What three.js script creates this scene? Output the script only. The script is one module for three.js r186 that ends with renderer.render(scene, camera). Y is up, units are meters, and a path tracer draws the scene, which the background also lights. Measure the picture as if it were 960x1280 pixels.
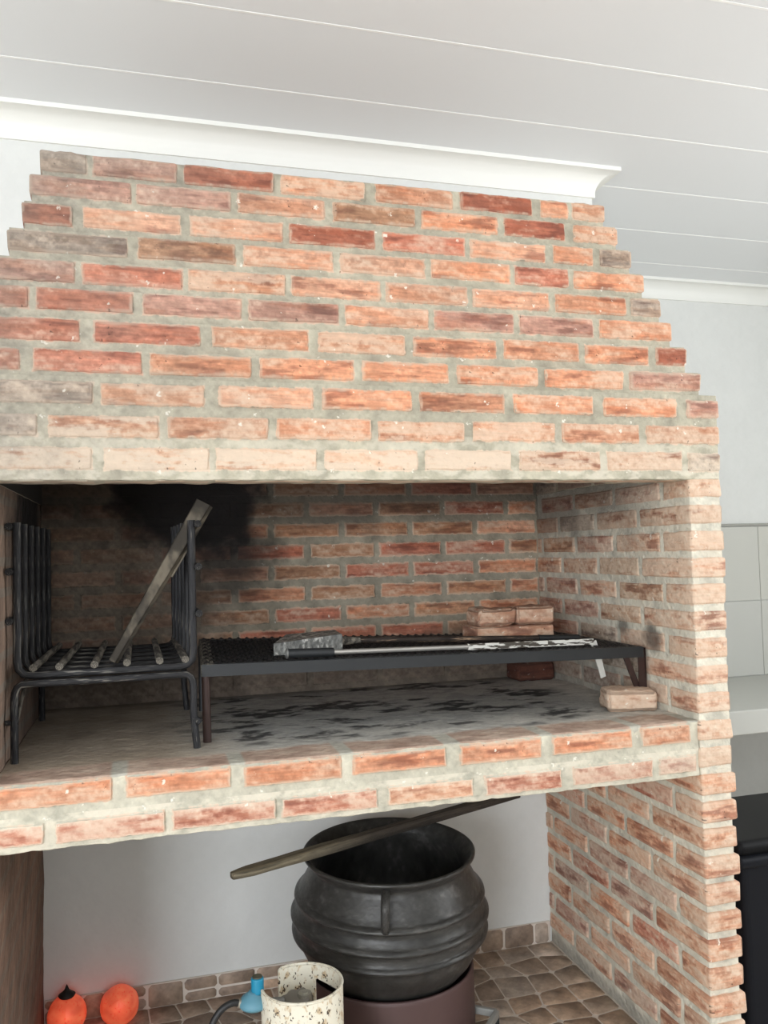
import * as THREE from 'three';
import { RectAreaLightUniformsLib } from 'three/addons/lights/RectAreaLightUniformsLib.js';
import { mergeGeometries, mergeVertices, toCreasedNormals } from 'three/addons/utils/BufferGeometryUtils.js';
import { ImprovedNoise } from 'three/addons/math/ImprovedNoise.js';
import { RoundedBoxGeometry } from 'three/addons/geometries/RoundedBoxGeometry.js';

// ---------- camera, sky, light, exposure ----------
const scene = new THREE.Scene();
const camera = new THREE.PerspectiveCamera(62.709, 0.75, 0.05, 60);
camera.position.set(-1.3412, 1.3706, 1.8515);
camera.rotation.set(0.046207, -0.277487, -0.025264, 'YXZ');
scene.add(camera);
const renderer = new THREE.WebGLRenderer({ antialias: true });
renderer.toneMapping = THREE.LinearToneMapping;
renderer.toneMappingExposure = 0.68;
renderer.shadowMap.enabled = true;
scene.background = new THREE.Color(0.9, 0.97, 1.05);
RectAreaLightUniformsLib.init();
function windowLight(w, h, pos, target, intensity, color) {       // daylight coming in through an opening of the room
  const l = new THREE.RectAreaLight(color, intensity, w, h);
  l.position.set(...pos); l.lookAt(...target); scene.add(l);
  return l;
}
windowLight(1.7, 2.2, [-4.1, 1.4, 5.15], [-4.1, 1.4, 0], 27, 0xf3f8ff);           // glazed doors far off to the left behind the photographer
windowLight(2.4, 1.0, [-1.0, 2.05, 5.15], [-1.0, 2.15, 0], 7, 0xf3f8ff);          // high window behind the photographer
windowLight(1.8, 1.2, [2.55, 1.85, 1.0], [0, 1.95, 1.0], 14, 0xf9fcff);            // window in the right wall

// ---------- helpers ----------
const perlin = new ImprovedNoise();
function rng(seed) { let s = seed >>> 0; return () => { s = (s + 0x6d2b79f5) >>> 0; let t = Math.imul(s ^ (s >>> 15), 1 | s); t = (t + Math.imul(t ^ (t >>> 7), 61 | t)) ^ t; return ((t ^ (t >>> 14)) >>> 0) / 4294967296; }; }
const rnd = rng(71);
const clamp = (x, a = 0, b = 1) => Math.min(b, Math.max(a, x));
const lerp = (a, b, t) => a + (b - a) * t;
const sstep = (a, b, x) => { const t = clamp((x - a) / (b - a)); return t * t * (3 - 2 * t); };
// periodic fractal noise, stretched to 0..1
const NS = 512;
function fbmTile(seed, base, octaves) {
  const r = rng(seed), out = new Float32Array(NS * NS);
  let amp = 1, f = base;
  for (let o = 0; o < octaves; o++, f *= 2, amp *= 0.55) {
    const g = new Float32Array(f * f); for (let i = 0; i < g.length; i++) g[i] = r() - 0.5;
    for (let y = 0; y < NS; y++) {
      const fy = y * f / NS, y0 = Math.floor(fy), ty = fy - y0, sy = ty * ty * (3 - 2 * ty), a = (y0 % f) * f, b = ((y0 + 1) % f) * f;
      for (let x = 0; x < NS; x++) {
        const fx = x * f / NS, x0 = Math.floor(fx), tx = fx - x0, sx = tx * tx * (3 - 2 * tx), xa = x0 % f, xb = (x0 + 1) % f;
        const p = g[a + xa] + (g[a + xb] - g[a + xa]) * sx, q = g[b + xa] + (g[b + xb] - g[b + xa]) * sx;
        out[y * NS + x] += amp * (p + (q - p) * sy);
      }
    }
  }
  let s = 0; for (const v of out) s += v * v; s = Math.sqrt(s / out.length);
  for (let i = 0; i < out.length; i++) out[i] = clamp(0.5 + out[i] / s * 0.2);
  return out;
}
const tileA = fbmTile(11, 8, 5), tileB = fbmTile(23, 8, 5);
function nz(t, u, v) {                                            // one period per unit of u and v
  let x = (u - Math.floor(u)) * NS, y = (v - Math.floor(v)) * NS;
  const x0 = x | 0, y0 = y | 0; x -= x0; y -= y0;
  const xa = x0 & 511, xb = (x0 + 1) & 511, a = (y0 & 511) * NS, b = ((y0 + 1) & 511) * NS;
  const p = t[a + xa] + (t[a + xb] - t[a + xa]) * x, q = t[b + xa] + (t[b + xb] - t[b + xa]) * x;
  return p + (q - p) * y;
}
// a texture pair computed over a rectangle of a surface in metres; fn(u, v, out) fills r g b (0..255 sRGB) and height 0..1
function paint(u0, v0, w, h, ppm, fn) {
  const W = Math.min(2048, Math.round(w * ppm)), H = Math.min(2048, Math.round(h * ppm));
  const col = new Uint8Array(W * H * 4), bmp = new Uint8Array(W * H * 4), o = [0, 0, 0, 0];
  for (let j = 0; j < H; j++) for (let i = 0; i < W; i++) {
    fn(u0 + (i + 0.5) / W * w, v0 + (j + 0.5) / H * h, o);
    const k = (j * W + i) * 4;
    col[k] = clamp(o[0], 0, 255); col[k + 1] = clamp(o[1], 0, 255); col[k + 2] = clamp(o[2], 0, 255); col[k + 3] = 255;
    bmp[k] = bmp[k + 1] = bmp[k + 2] = clamp(o[3]) * 255; bmp[k + 3] = 255;
  }
  const mk = (d, srgb) => { const t = new THREE.DataTexture(d, W, H, THREE.RGBAFormat); t.magFilter = t.minFilter = THREE.LinearFilter; t.wrapS = t.wrapT = THREE.ClampToEdgeWrapping; if (srgb) t.colorSpace = THREE.SRGBColorSpace; t.needsUpdate = true; return t; };
  return { map: mk(col, true), bump: mk(bmp, false), uv: (u, v) => [(u - u0) / w, (v - v0) / h] };
}
const std = (color, roughness = 0.8, metalness = 0, extra = {}) => new THREE.MeshStandardMaterial({ color, roughness, metalness, ...extra });

// naming, labels, parenting: geometry is made in world coordinates, each mesh then sits at the middle of its geometry
const used = new Map(), world = new WeakMap();
function numbered(n) { const k = used.get(n) || 0; used.set(n, k + 1); return k ? `${n}_${String(k).padStart(3, '0')}` : n; }
const at = o => world.get(o) || new THREE.Vector3();
function put(name, geo, mat, parent = scene, props) {
  const m = new THREE.Mesh(geo, mat); m.name = numbered(name); m.castShadow = m.receiveShadow = true;
  geo.computeBoundingBox(); const c = geo.boundingBox.getCenter(new THREE.Vector3());
  if (parent === scene) c.y = geo.boundingBox.min.y;
  geo.translate(-c.x, -c.y, -c.z); world.set(m, c);
  m.position.copy(c).sub(at(parent)); parent.add(m);
  if (props) Object.assign(m.userData, props);
  return m;
}
function thing(name, label, category, pos, group) {
  const o = new THREE.Group(); o.name = numbered(name); o.position.set(...pos); world.set(o, o.position.clone());
  o.userData = { label, category }; if (group) o.userData.group = group;
  scene.add(o); return o;
}
const structure = { kind: 'structure' };
const V = (x, y, z) => new THREE.Vector3(x, y, z);
const bare = g => { const q = g.index ? g.toNonIndexed() : g; for (const k of Object.keys(q.attributes)) if (!['position', 'normal', 'uv'].includes(k)) q.deleteAttribute(k); return q; };
const join = list => mergeGeometries(list.map(bare));
const box = (x0, x1, y0, y1, z0, z1, r = 0) => { const g = r ? new RoundedBoxGeometry(x1 - x0, y1 - y0, z1 - z0, 2, r) : new THREE.BoxGeometry(x1 - x0, y1 - y0, z1 - z0); return g.translate((x0 + x1) / 2, (y0 + y1) / 2, (z0 + z1) / 2); };
function tube(pts, r, seg = 24, radial = 8, tension = 0.5) {
  const g = new THREE.TubeGeometry(new THREE.CatmullRomCurve3(pts, false, 'catmullrom', tension), seg, r, radial, false);
  const caps = [pts[0], pts[pts.length - 1]].map((p, k) => { const q = k ? pts[pts.length - 2] : pts[1]; const c = new THREE.CircleGeometry(r, radial); c.lookAt(p.clone().sub(q)); return c.translate(p.x, p.y, p.z); });
  return join([g, ...caps]);
}
function rod(a, b, r, r2 = r, radial = 10) {
  const d = b.clone().sub(a), g = new THREE.CylinderGeometry(r2, r, d.length(), radial, 1);
  g.applyQuaternion(new THREE.Quaternion().setFromUnitVectors(V(0, 1, 0), d.clone().normalize()));
  return g.translate((a.x + b.x) / 2, (a.y + b.y) / 2, (a.z + b.z) / 2);
}
function bar(a, b, w, h, up = V(0, 1, 0), r = 0) {                 // a flat or square bar from a to b, w across, h along up
  const d = b.clone().sub(a), L = d.length(); d.normalize();
  const s = new THREE.Vector3().crossVectors(d, up).normalize(), u = new THREE.Vector3().crossVectors(s, d);
  const g = r ? new RoundedBoxGeometry(L, h, w, 1, r) : new THREE.BoxGeometry(L, h, w);
  g.applyMatrix4(new THREE.Matrix4().makeBasis(d, u, s));
  return g.translate((a.x + b.x) / 2, (a.y + b.y) / 2, (a.z + b.z) / 2);
}
function uvBy(geo, f) {                                            // uv from position and normal
  const p = geo.attributes.position, n = geo.attributes.normal, uv = new Float32Array(p.count * 2);
  for (let i = 0; i < p.count; i++) { const q = f(p.getX(i), p.getY(i), p.getZ(i), n.getX(i), n.getY(i), n.getZ(i)); uv[2 * i] = q[0]; uv[2 * i + 1] = q[1]; }
  geo.setAttribute('uv', new THREE.BufferAttribute(uv, 2)); return geo;
}
// box with rounded edges and an uneven, worn surface
function rough(x0, x1, y0, y1, z0, z1, r, amp, seed, seg = [6, 3, 2], freq = 26) {
  const hx = (x1 - x0) / 2, hy = (y1 - y0) / 2, hz = (z1 - z0) / 2, cx = (x0 + x1) / 2, cy = (y0 + y1) / 2, cz = (z0 + z1) / 2;
  const g = new THREE.BoxGeometry(2 * hx, 2 * hy, 2 * hz, ...seg), p = g.attributes.position, n = g.attributes.normal;
  const snap = (v, h, k) => { if (k < 3) return v; const e = h - r * 0.9; const lim = h * (1 - 2 / k) + 1e-6; return Math.abs(v) < h - 1e-6 && Math.abs(v) > lim - 1e-5 ? Math.sign(v) * Math.max(lim, e) : v; };
  for (let i = 0; i < p.count; i++) {
    let x = snap(p.getX(i), hx, seg[0]), y = snap(p.getY(i), hy, seg[1]), z = snap(p.getZ(i), hz, seg[2]);
    const qx = clamp(x, -hx + r, hx - r), qy = clamp(y, -hy + r, hy - r), qz = clamp(z, -hz + r, hz - r);
    let dx = x - qx, dy = y - qy, dz = z - qz, L = Math.hypot(dx, dy, dz);
    if (L > 1e-9) { dx /= L; dy /= L; dz /= L; x = qx + dx * r; y = qy + dy * r; z = qz + dz * r; n.setXYZ(i, dx, dy, dz); }
    const a = amp * (perlin.noise((x + cx) * freq + seed * 7.3, (y + cy) * freq + seed * 1.7, (z + cz) * freq) + 0.6 * perlin.noise((x + cx) * freq * 2.7, (y + cy) * freq * 2.7 + seed * 3.1, (z + cz) * freq * 2.7));
    p.setXYZ(i, x + cx + dx * a, y + cy + dy * a, z + cz + dz * a);
  }
  return g;
}

// ---------- brick and mortar ----------
const PAL = { O: [204, 140, 106], S: [208, 154, 124], R: [186, 112, 88], D: [156, 88, 66], M: [178, 132, 114], G: [150, 134, 120], P: [202, 146, 114], W: [208, 152, 118], N: [178, 130, 98] };
const CREAM = [211, 189, 167];
function masonry(bricks, opt) {
  // bricks: { u0, u1, v0, v1, st }; opt: mortar colour, wash(u, v) pale smear 0..1, soot(u, v) blackening 0..1, ash(u, v) grey dust 0..1
  const rows = new Map();
  for (const b of bricks) { const k = Math.round((b.v0 + b.v1) / 2 * 1000); if (!rows.has(k)) rows.set(k, { a: b.v0 - 0.006, b: b.v1 + 0.006, list: [] }); rows.get(k).list.push(b); b.s = rnd() * 50; b.tone = 0.9 + rnd() * 0.18; }
  const R = [...rows.values()];
  const mort = opt.mortar || [172, 165, 146];
  return (u, v, o) => {
    const n1 = nz(tileA, u * 0.9, v * 0.9), n2 = nz(tileB, u * 2.3, v * 2.3), n3 = nz(tileA, u * 9 + 0.3, v * 9), n4 = nz(tileB, u * 3.1 + 0.5, v * 5.3), nf = nz(tileB, u * 17, v * 17);
    const wash = opt.wash ? opt.wash(u, v) : 0;
    const m = 0.9 + 0.2 * n2 + (n3 - 0.5) * 0.12;
    let r = mort[0] * m, g = mort[1] * m, b = mort[2] * m, h = 0.4 + (n3 - 0.5) * 0.5 + (n2 - 0.5) * 0.3;
    const wm = wash * sstep(0.35, 0.75, n4) * 0.8;
    r = lerp(r, 216, wm); g = lerp(g, 208, wm); b = lerp(b, 190, wm);
    let B = null;
    for (const row of R) if (v > row.a && v < row.b) { for (const q of row.list) if (u > q.u0 - 0.006 && u < q.u1 + 0.006) { B = q; break; } if (B) break; }
    if (B) {
      const d = Math.min(u - B.u0, B.u1 - u, v - B.v0, B.v1 - v) + (n3 - 0.5) * 0.005 + (n2 - 0.5) * 0.004;
      const inside = sstep(-0.001, 0.0015, d);
      if (inside > 0) {
        const c = PAL[B.st], ns = nz(tileA, u * 1.1 + B.s, v * 6 + B.s * 3.1), nw = nz(tileB, u * 1.3 + B.s * 1.7, v * 6 + B.s), nl = nz(tileA, u * 2.2 + B.s, v * 26);
        const hot = sstep(0.46, 0.72, ns) * 0.55, k = B.tone * (0.9 + 0.22 * n3 * (0.6 + 0.8 * n2));
        let R0 = c[0] * k * lerp(1, 0.97, hot), G0 = c[1] * k * lerp(1, 0.86, hot), B0 = c[2] * k * lerp(1, 0.78, hot);
        const dark = sstep(0.6, 0.9, nw) * 0.3; R0 *= 1 - dark * 0.8; G0 *= 1 - dark; B0 *= 1 - dark;
        R0 = lerp(R0, 176, 0.1); G0 = lerp(G0, 158, 0.1); B0 = lerp(B0, 142, 0.1); const sl = 0.92 + 0.16 * nl; R0 *= sl; G0 *= sl; B0 *= sl;
        const rim = (1 - sstep(0.0015, 0.005 + 0.018 * n2 * n1, d)) * 0.78;
        const base = B.st === 'W' ? 0.2 : B.st === 'P' ? 0.12 : B.st === 'D' ? -0.12 : 0.04;
        const pale = sstep(0.45, 1.0, 1 - nw * 0.9 + base + wash * 0.45 - 0.1 + (n3 - 0.5) * 0.3) * (0.5 + 0.4 * n3);
        const pw = B.st === 'W' ? sstep(0.22, 0.62, 1 - ns * 0.8 + (n3 - 0.5) * 0.3) * 0.8 : B.st === 'P' ? sstep(0.4, 0.75, 1 - ns * 0.8 + (n3 - 0.5) * 0.4) * 0.58 : 0;
        const w = clamp(Math.max(rim, pale * 0.85, pw) + wash * 0.12);
        const cr = lerp(CREAM[0], 226, wash * 0.6), cg = lerp(CREAM[1], 214, wash * 0.6), cb = lerp(CREAM[2], 194, wash * 0.6);
        R0 = lerp(R0, cr, w); G0 = lerp(G0, cg, w); B0 = lerp(B0, cb, w);
        const pit = sstep(0.93, 0.98, nf * 0.8 + n2 * 0.25) * 0.4; R0 *= 1 - pit; G0 *= 1 - pit; B0 *= 1 - pit;
        r = lerp(r, R0, inside); g = lerp(g, G0, inside); b = lerp(b, B0, inside);
        h = lerp(h, 0.55 + (ns - 0.5) * 0.5 + (n3 - 0.5) * 0.4 - pit * 0.5, inside);
      }
    }
    const sp = sstep(0.9, 0.95, nz(tileA, u * 5.3 + 0.17, v * 6.1 + 0.4) * 0.75 + nf * 0.28) * 0.8;
    r = lerp(r, 236, sp); g = lerp(g, 232, sp); b = lerp(b, 220, sp);
    if (opt.ash) { const a = opt.ash(u, v, n1, n2); const l = 0.85 + 0.3 * n3; const T = opt.ashTone || [136, 130, 121]; r = lerp(r, T[0] * l, a); g = lerp(g, T[1] * l, a); b = lerp(b, T[2] * l, a); }
    if (opt.soot) { const s = opt.soot(u, v, n1, n2); r = lerp(r, 26, s); g = lerp(g, 23, s); b = lerp(b, 22, s); }
    o[0] = r; o[1] = g; o[2] = b; o[3] = h;
  };
}
const masonMat = (s, bump = 0.004) => new THREE.MeshStandardMaterial({ map: s.map, bumpMap: s.bump, bumpScale: bump, roughness: 0.95 });
const COURSE = 0.0684, D = 0.877, XL = -1.644, W = 0.0935, YLINTEL = 1.5335, YHEARTH = 0.921, YUNDER = 0.783, BH = 0.025, CEIL = 2.75;

// ---------- the room ----------
const white = (() => {
  const s = paint(0, 0, 1, 1, 512, (u, v, o) => { const a = nz(tileA, u, v), b = nz(tileB, u * 4, v * 4); const k = 221 + (a - 0.5) * 3 + (b - 0.5) * 3; o[0] = k; o[1] = k + 1; o[2] = k - 3; o[3] = b * 0.7 + a * 0.3; });
  for (const t of [s.map, s.bump]) t.wrapS = t.wrapT = THREE.RepeatWrapping;
  return new THREE.MeshStandardMaterial({ map: s.map, bumpMap: s.bump, bumpScale: 0.002, roughness: 0.85 });
})();
const byAxis = (x, y, z, a, b, c) => Math.abs(c) > 0.7 ? [x, y] : Math.abs(a) > 0.7 ? [z, y] : [x, z];
const wallBox = (...a) => uvBy(box(...a), byAxis);
put('wall_back', wallBox(-6.5, 0.27, 0, CEIL, -1.95, -D), white, scene, structure);
const wallFar = put('wall_far', wallBox(0.27, 2.6, 0, CEIL, -2.15, -1.95), white, scene, structure);
put('wall_left', wallBox(-6.7, -6.5, 0, CEIL, -D - 0.2, 5.4), white, scene, structure);
put('wall_right', join([wallBox(2.6, 2.8, 0, CEIL, -2.15, 0.1), wallBox(2.6, 2.8, 0, CEIL, 1.9, 5.4), wallBox(2.6, 2.8, 0, 1.25, 0.1, 1.9), wallBox(2.6, 2.8, 2.45, CEIL, 0.1, 1.9)]), white, scene, structure);
put('wall_front', join([wallBox(-6.7, -4.95, 0, CEIL, 5.2, 5.4), wallBox(-3.25, -2.2, 0, CEIL, 5.2, 5.4), wallBox(0.2, 2.8, 0, CEIL, 5.2, 5.4), wallBox(-4.95, -3.25, 0, 0.3, 5.2, 5.4), wallBox(-4.95, -3.25, 2.5, CEIL, 5.2, 5.4), wallBox(-2.2, 0.2, 0, 1.55, 5.2, 5.4), wallBox(-2.2, 0.2, 2.55, CEIL, 5.2, 5.4)]), white, scene, structure);

// ceiling: grey-white boards with white jointing strips
const boardMat = std(new THREE.Color(0.83, 0.845, 0.85), 0.55);
const ceiling = put('ceiling', box(-6.7, 2.8, CEIL + 0.012, CEIL + 0.16, -2.15, 5.4), std(0xf2f2ee, 0.8), scene, structure);
const joints = [-2.15, -1.70, -1.33, -0.957, -0.58, -0.235, 0.093, 0.45, 0.8, 1.15, 1.5, 1.85, 2.2, 2.55, 2.9, 3.25, 3.6, 3.95, 4.3, 4.65, 5.0, 5.4];
for (let i = 0; i + 1 < joints.length; i++) put('ceiling_board', box(-6.7, 2.8, CEIL, CEIL + 0.014, joints[i] + 0.003, joints[i + 1] - 0.003, 0.002), boardMat, ceiling);
const stripMat = std(0xfbfbf8, 0.4);
for (let i = 1; i + 1 < joints.length; i++) put('joint_strip', box(-6.7, 2.8, CEIL - 0.001, CEIL + 0.006, joints[i] - 0.0034, joints[i] + 0.0034), stripMat, ceiling);

// cornices: cove profile swept along the wall, with a mitred return at the outer corner
function cornice(path) {                                            // path in plan, the cornice lies to the left of travel
  const prof = [[0, 0], [0, 0.012]];
  prof.length = 0;
  prof.push([0.0, -0.092], [0.008, -0.092], [0.008, -0.080]);
  for (let i = 0; i <= 10; i++) { const a = i / 10 * Math.PI / 2; prof.push([0.008 + 0.062 * (1 - Math.cos(a)), -0.080 + 0.066 * Math.sin(a)]); }
  prof.push([0.078, -0.014], [0.078, 0.0], [0, 0]);
  const pos = [], idx = [], n = prof.length;
  path.forEach((p, i) => {
    const dir = (a, b) => { const x = b[0] - a[0], z = b[1] - a[1], l = Math.hypot(x, z); return [x / l, z / l]; };
    const d0 = i ? dir(path[i - 1], p) : null, d1 = i + 1 < path.length ? dir(p, path[i + 1]) : null, A = d0 || d1, B = d1 || d0;
    const na = [-A[1], A[0]], nb = [-B[1], B[0]], mx = na[0] + nb[0], mz = na[1] + nb[1], k = 2 / (mx * mx + mz * mz);
    for (const [o, y] of prof) pos.push(p[0] + mx * k * o, CEIL + y, p[1] + mz * k * o);
  });
  for (let i = 0; i + 1 < path.length; i++) for (let j = 0; j + 1 < n; j++) { const a = i * n + j, b = a + n; idx.push(a, a + 1, b, b, a + 1, b + 1); }
  const g = new THREE.BufferGeometry(); g.setAttribute('position', new THREE.Float32BufferAttribute(pos, 3)); g.setIndex(idx);
  return toCreasedNormals(g, 0.6);
}
const gloss = std(0xeeeee8, 0.45, 0, { side: THREE.DoubleSide });
put('trim_1', cornice([[-6.5, -D], [0.27, -D], [0.27, -1.95]]), gloss, scene, structure);
put('trim_2', cornice([[0.27, -1.95], [2.6, -1.95]]), gloss, scene, structure);

// glazed dado tiles of the far wall, with their trim strip
const dadoMats = [0, 1, 2].map(k => new THREE.MeshPhysicalMaterial({ color: new THREE.Color().setRGB(0.56 + k * 0.012, 0.56 + k * 0.01, 0.52), roughness: 0.3, clearcoat: 0.3 }));
for (let i = 0; i < 6; i++) for (let j = 0; j < 2; j++) { const x = 0.424 + i * 0.4, y = 0.662 + j * 0.396; if (x < 2.3) put('tile', box(x - 0.1985, x + 0.1985, y, y + 0.393, -1.952, -1.942, 0.002), dadoMats[(i + j) % 3], wallFar); }
put('trim_3', box(0.27, 2.6, 1.454, 1.468, -1.952, -1.936, 0.003), std(0x9c9c94, 0.4), scene, structure);

// floor and skirting of stone-patterned tiles
const floorTex = paint(0, 0, 1, 1, 600, (u, v, o) => {
  const a = nz(tileA, u, v), b = nz(tileB, u * 3, v * 3), c = nz(tileA, u * 9, v * 9), k = 0.8 + 0.3 * a + (b - 0.5) * 0.25 + (c - 0.5) * 0.1;
  o[0] = 184 * k; o[1] = 167 * k; o[2] = 151 * k; o[3] = b * 0.6 + c * 0.4;
});
for (const t of [floorTex.map, floorTex.bump]) t.wrapS = t.wrapT = THREE.RepeatWrapping;
const stoneMats = [0xffffff, 0xe8e0d8, 0xfff0e2, 0xd8d0ca].map(c => new THREE.MeshStandardMaterial({ color: c, map: floorTex.map, bumpMap: floorTex.bump, bumpScale: 0.002, roughness: 0.55 }));
const groutMat = std(new THREE.Color().setRGB(0.70, 0.63, 0.55), 0.9);
const floor = put('floor', box(-6.7, 2.8, -0.15, 0.0, -2.15, 5.4), groutMat, scene, structure);
const RS = rng(5);
function pebble(corners, y0, y1, toWorld) {                        // a stone with cut corners and a bevelled top
  const n = corners.length, cx = corners.reduce((s, c) => s + c[0], 0) / n, cz = corners.reduce((s, c) => s + c[1], 0) / n, ring = [];
  for (let i = 0; i < n; i++) { const p = corners[i], a = corners[(i + n - 1) % n], b = corners[(i + 1) % n], la = Math.hypot(a[0] - p[0], a[1] - p[1]), lb = Math.hypot(b[0] - p[0], b[1] - p[1]), c = 0.005 + 0.005 * RS();
    ring.push([lerp(p[0], a[0], c / la), lerp(p[1], a[1], c / la)], [lerp(p[0], b[0], c / lb), lerp(p[1], b[1], c / lb)]); }
  const m = ring.length, pos = [], idx = [];
  const L = (k, y) => ring.forEach(p => { const d = Math.hypot(p[0] - cx, p[1] - cz), s = (d - k) / d; pos.push(cx + (p[0] - cx) * s, y, cz + (p[1] - cz) * s); });
  L(0, y0); L(0.0002, y1 - 0.0012); L(0.0022, y1); pos.push(cx, y1, cz);
  for (let i = 0; i < m; i++) { const j = (i + 1) % m; for (let l = 0; l < 2; l++) idx.push(l * m + i, (l + 1) * m + i, l * m + j, l * m + j, (l + 1) * m + i, (l + 1) * m + j); idx.push(2 * m + i, 3 * m, 2 * m + j); }
  if (toWorld) for (let i = 0; i < pos.length; i += 3) { const q = toWorld(pos[i], pos[i + 1], pos[i + 2]); pos[i] = q[0]; pos[i + 1] = q[1]; pos[i + 2] = q[2]; }
  const g = new THREE.BufferGeometry(); g.setAttribute('position', new THREE.Float32BufferAttribute(pos, 3)); g.setIndex(idx);
  const k = toCreasedNormals(g, 0.9), ox = RS(), oz = RS();
  return uvBy(k, (x, y, z) => [x * 1.4 + ox, (z + y) * 1.4 + oz]);
}
{
  const nx = 17, nzr = 10, x0 = -1.64, dx = 1.64 / 17, z0 = -D + 0.004, dz = 0.093;
  const P = [], J = rng(17);
  for (let j = 0; j <= nzr; j++) { P.push([]); for (let i = 0; i <= nx; i++) { const seam = i === nx - 1 || i === nx - 5 || i === 0 || i === nx; P[j].push([x0 + i * dx + (seam ? 0 : (J() - 0.5) * 0.05), z0 + j * dz + (j ? (J() - 0.5) * 0.04 : 0)]); } }
  for (let j = 0; j < nzr; j++) for (let i = 0; i < nx; i++) {
    const c = [P[j][i], P[j + 1][i], P[j + 1][i + 1], P[j][i + 1]], mx = c.reduce((s, q) => s + q[0], 0) / 4, mz = c.reduce((s, q) => s + q[1], 0) / 4;
    const inset = c.map(q => { const d = Math.hypot(q[0] - mx, q[1] - mz), s = (d - 0.0032) / d; return [mx + (q[0] - mx) * s, mz + (q[1] - mz) * s]; });
    put('stone', pebble(inset, -0.003, 0.0016), stoneMats[Math.floor(RS() * 4)], floor);
  }
}
const skirting = put('baseboard_back', rough(XL, -0.004, 0, 0.072, -D - 0.002, -D + 0.008, 0.002, 0.001, 2, [40, 3, 1]), groutMat, scene, structure);
for (let x = XL + 0.004; x < -0.03;) {
  const w = Math.min(0.07 + RS() * 0.05, -0.006 - x), s = () => (RS() - 0.5) * 0.016, split = RS() > 0.6 && w > 0.07;
  const stone = (a, b, c, d) => put('stone', pebble([[a, -b], [a + s() * 0.4, -d], [c, -d + s() * 0.3], [c + s() * 0.4, -b]], 0, 0.0042, (p, q, r) => [p, -r, -D + 0.006 + q]), stoneMats[Math.floor(RS() * 4)], skirting);
  if (split) { const h = 0.03 + RS() * 0.014; stone(x, 0.004, x + w - 0.007, h - 0.003); stone(x, h + 0.004, x + w - 0.007, 0.07); } else stone(x, 0.003, x + w - 0.007, 0.07);
  x += w;
}

// ---------- the brick fireplace ----------
const fireplace = thing('brick_fireplace', 'large built-in brick barbecue fireplace with stepped hood, open hearth and storage niche below', 'fireplace', [(XL) / 2, 0, -D / 2]);

// hood: eleven courses, the upper eight corbelled in; joints of every course as bricks' ends along the wall
const HY = [2.271, 2.206, 2.135, 2.067, 1.996, 1.929, 1.858, 1.788, 1.717, 1.648, 1.579];
const hoodCourses = [
  ['GMDPODOP', [-1.562, -1.459, -1.447, -1.258, -1.245, -1.031, -1.013, -0.802, -0.775, -0.569, -0.547, -0.343, -0.32, -0.238, -0.225, -0.126]],
  ['MMSNODP', [-1.582, -1.363, -1.352, -1.136, -1.122, -0.909, -0.889, -0.677, -0.662, -0.452, -0.434, -0.259, -0.235, -0.1]],
  ['DSSDRSOG', [-1.596, -1.488, -1.468, -1.252, -1.234, -1.016, -1.002, -0.788, -0.77, -0.552, -0.539, -0.327, -0.306, -0.187, -0.17, -0.073]],
  ['GNSSORO', [-1.624, -1.371, -1.35, -1.132, -1.114, -0.9, -0.882, -0.667, -0.651, -0.439, -0.425, -0.274, -0.258, -0.049]],
  ['MRPSSSOG', [-1.65, -1.482, -1.468, -1.253, -1.24, -1.02, -1.005, -0.789, -0.775, -0.564, -0.551, -0.341, -0.323, -0.119, -0.104, -0.012]],
  ['RRMMSMMO', [-1.67, -1.574, -1.56, -1.361, -1.341, -1.124, -1.109, -0.897, -0.882, -0.674, -0.66, -0.449, -0.434, -0.226, -0.21, 0.004]],
  ['RROPOOOD', [-1.69, -1.47, -1.443, -1.217, -1.194, -0.975, -0.953, -0.74, -0.722, -0.505, -0.488, -0.28, -0.264, -0.079, -0.06, 0.035]],
  ['RROOOOOM', [-1.715, -1.586, -1.563, -1.344, -1.328, -1.107, -1.091, -0.873, -0.854, -0.639, -0.619, -0.407, -0.389, -0.168, -0.15, 0.061]],
  ['GPSOOOOM', [-1.649, -1.442, -1.428, -1.213, -1.185, -0.972, -0.954, -0.739, -0.722, -0.505, -0.482, -0.268, -0.239, -0.027, 0.002, 0.099]],
  ['GWOOPPOO', [-1.738, -1.552, -1.532, -1.31, -1.293, -1.075, -1.059, -0.839, -0.824, -0.61, -0.591, -0.373, -0.356, -0.139, -0.119, 0.095]],
  ['WWWWWPPG', [-1.654, -1.446, -1.424, -1.206, -1.191, -0.968, -0.951, -0.729, -0.712, -0.493, -0.472, -0.253, -0.233, -0.019, 0.0, 0.095]],
];
const courseZ = k => -0.018 * Math.max(0, 8 - k);
const hoodBricks = [];
hoodCourses.forEach(([styles, e], k) => { for (let i = 0; i < styles.length; i++) { const j = (rnd() - 0.5) * 0.003; hoodBricks.push({ u0: e[2 * i], u1: e[2 * i + 1], v0: HY[k] - BH + j, v1: HY[k] + BH + j - rnd() * 0.002, st: styles[i], k }); } });
for (const k of [8, 10]) hoodBricks.push({ u0: -1.738, u1: -1.668, v0: HY[k] - BH, v1: HY[k] + BH, st: 'G', k });
const hoodTex = paint(-1.76, 1.52, 1.88, 0.80, 1050, masonry(hoodBricks, {
  mortar: [176, 170, 151],
  wash: (u, v) => clamp(sstep(1.72, 1.56, v) * 0.75 + sstep(-0.6, 0.1, u) * 0.12 + 0.06),
  ash: (u, v, n1, n2) => clamp(sstep(-0.9, -1.75, u) * 0.42 * (0.5 + n1) + sstep(2.15, 2.30, v) * sstep(-0.7, -1.5, u) * 0.2),
}));
const hoodMat = masonMat(hoodTex);
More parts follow.
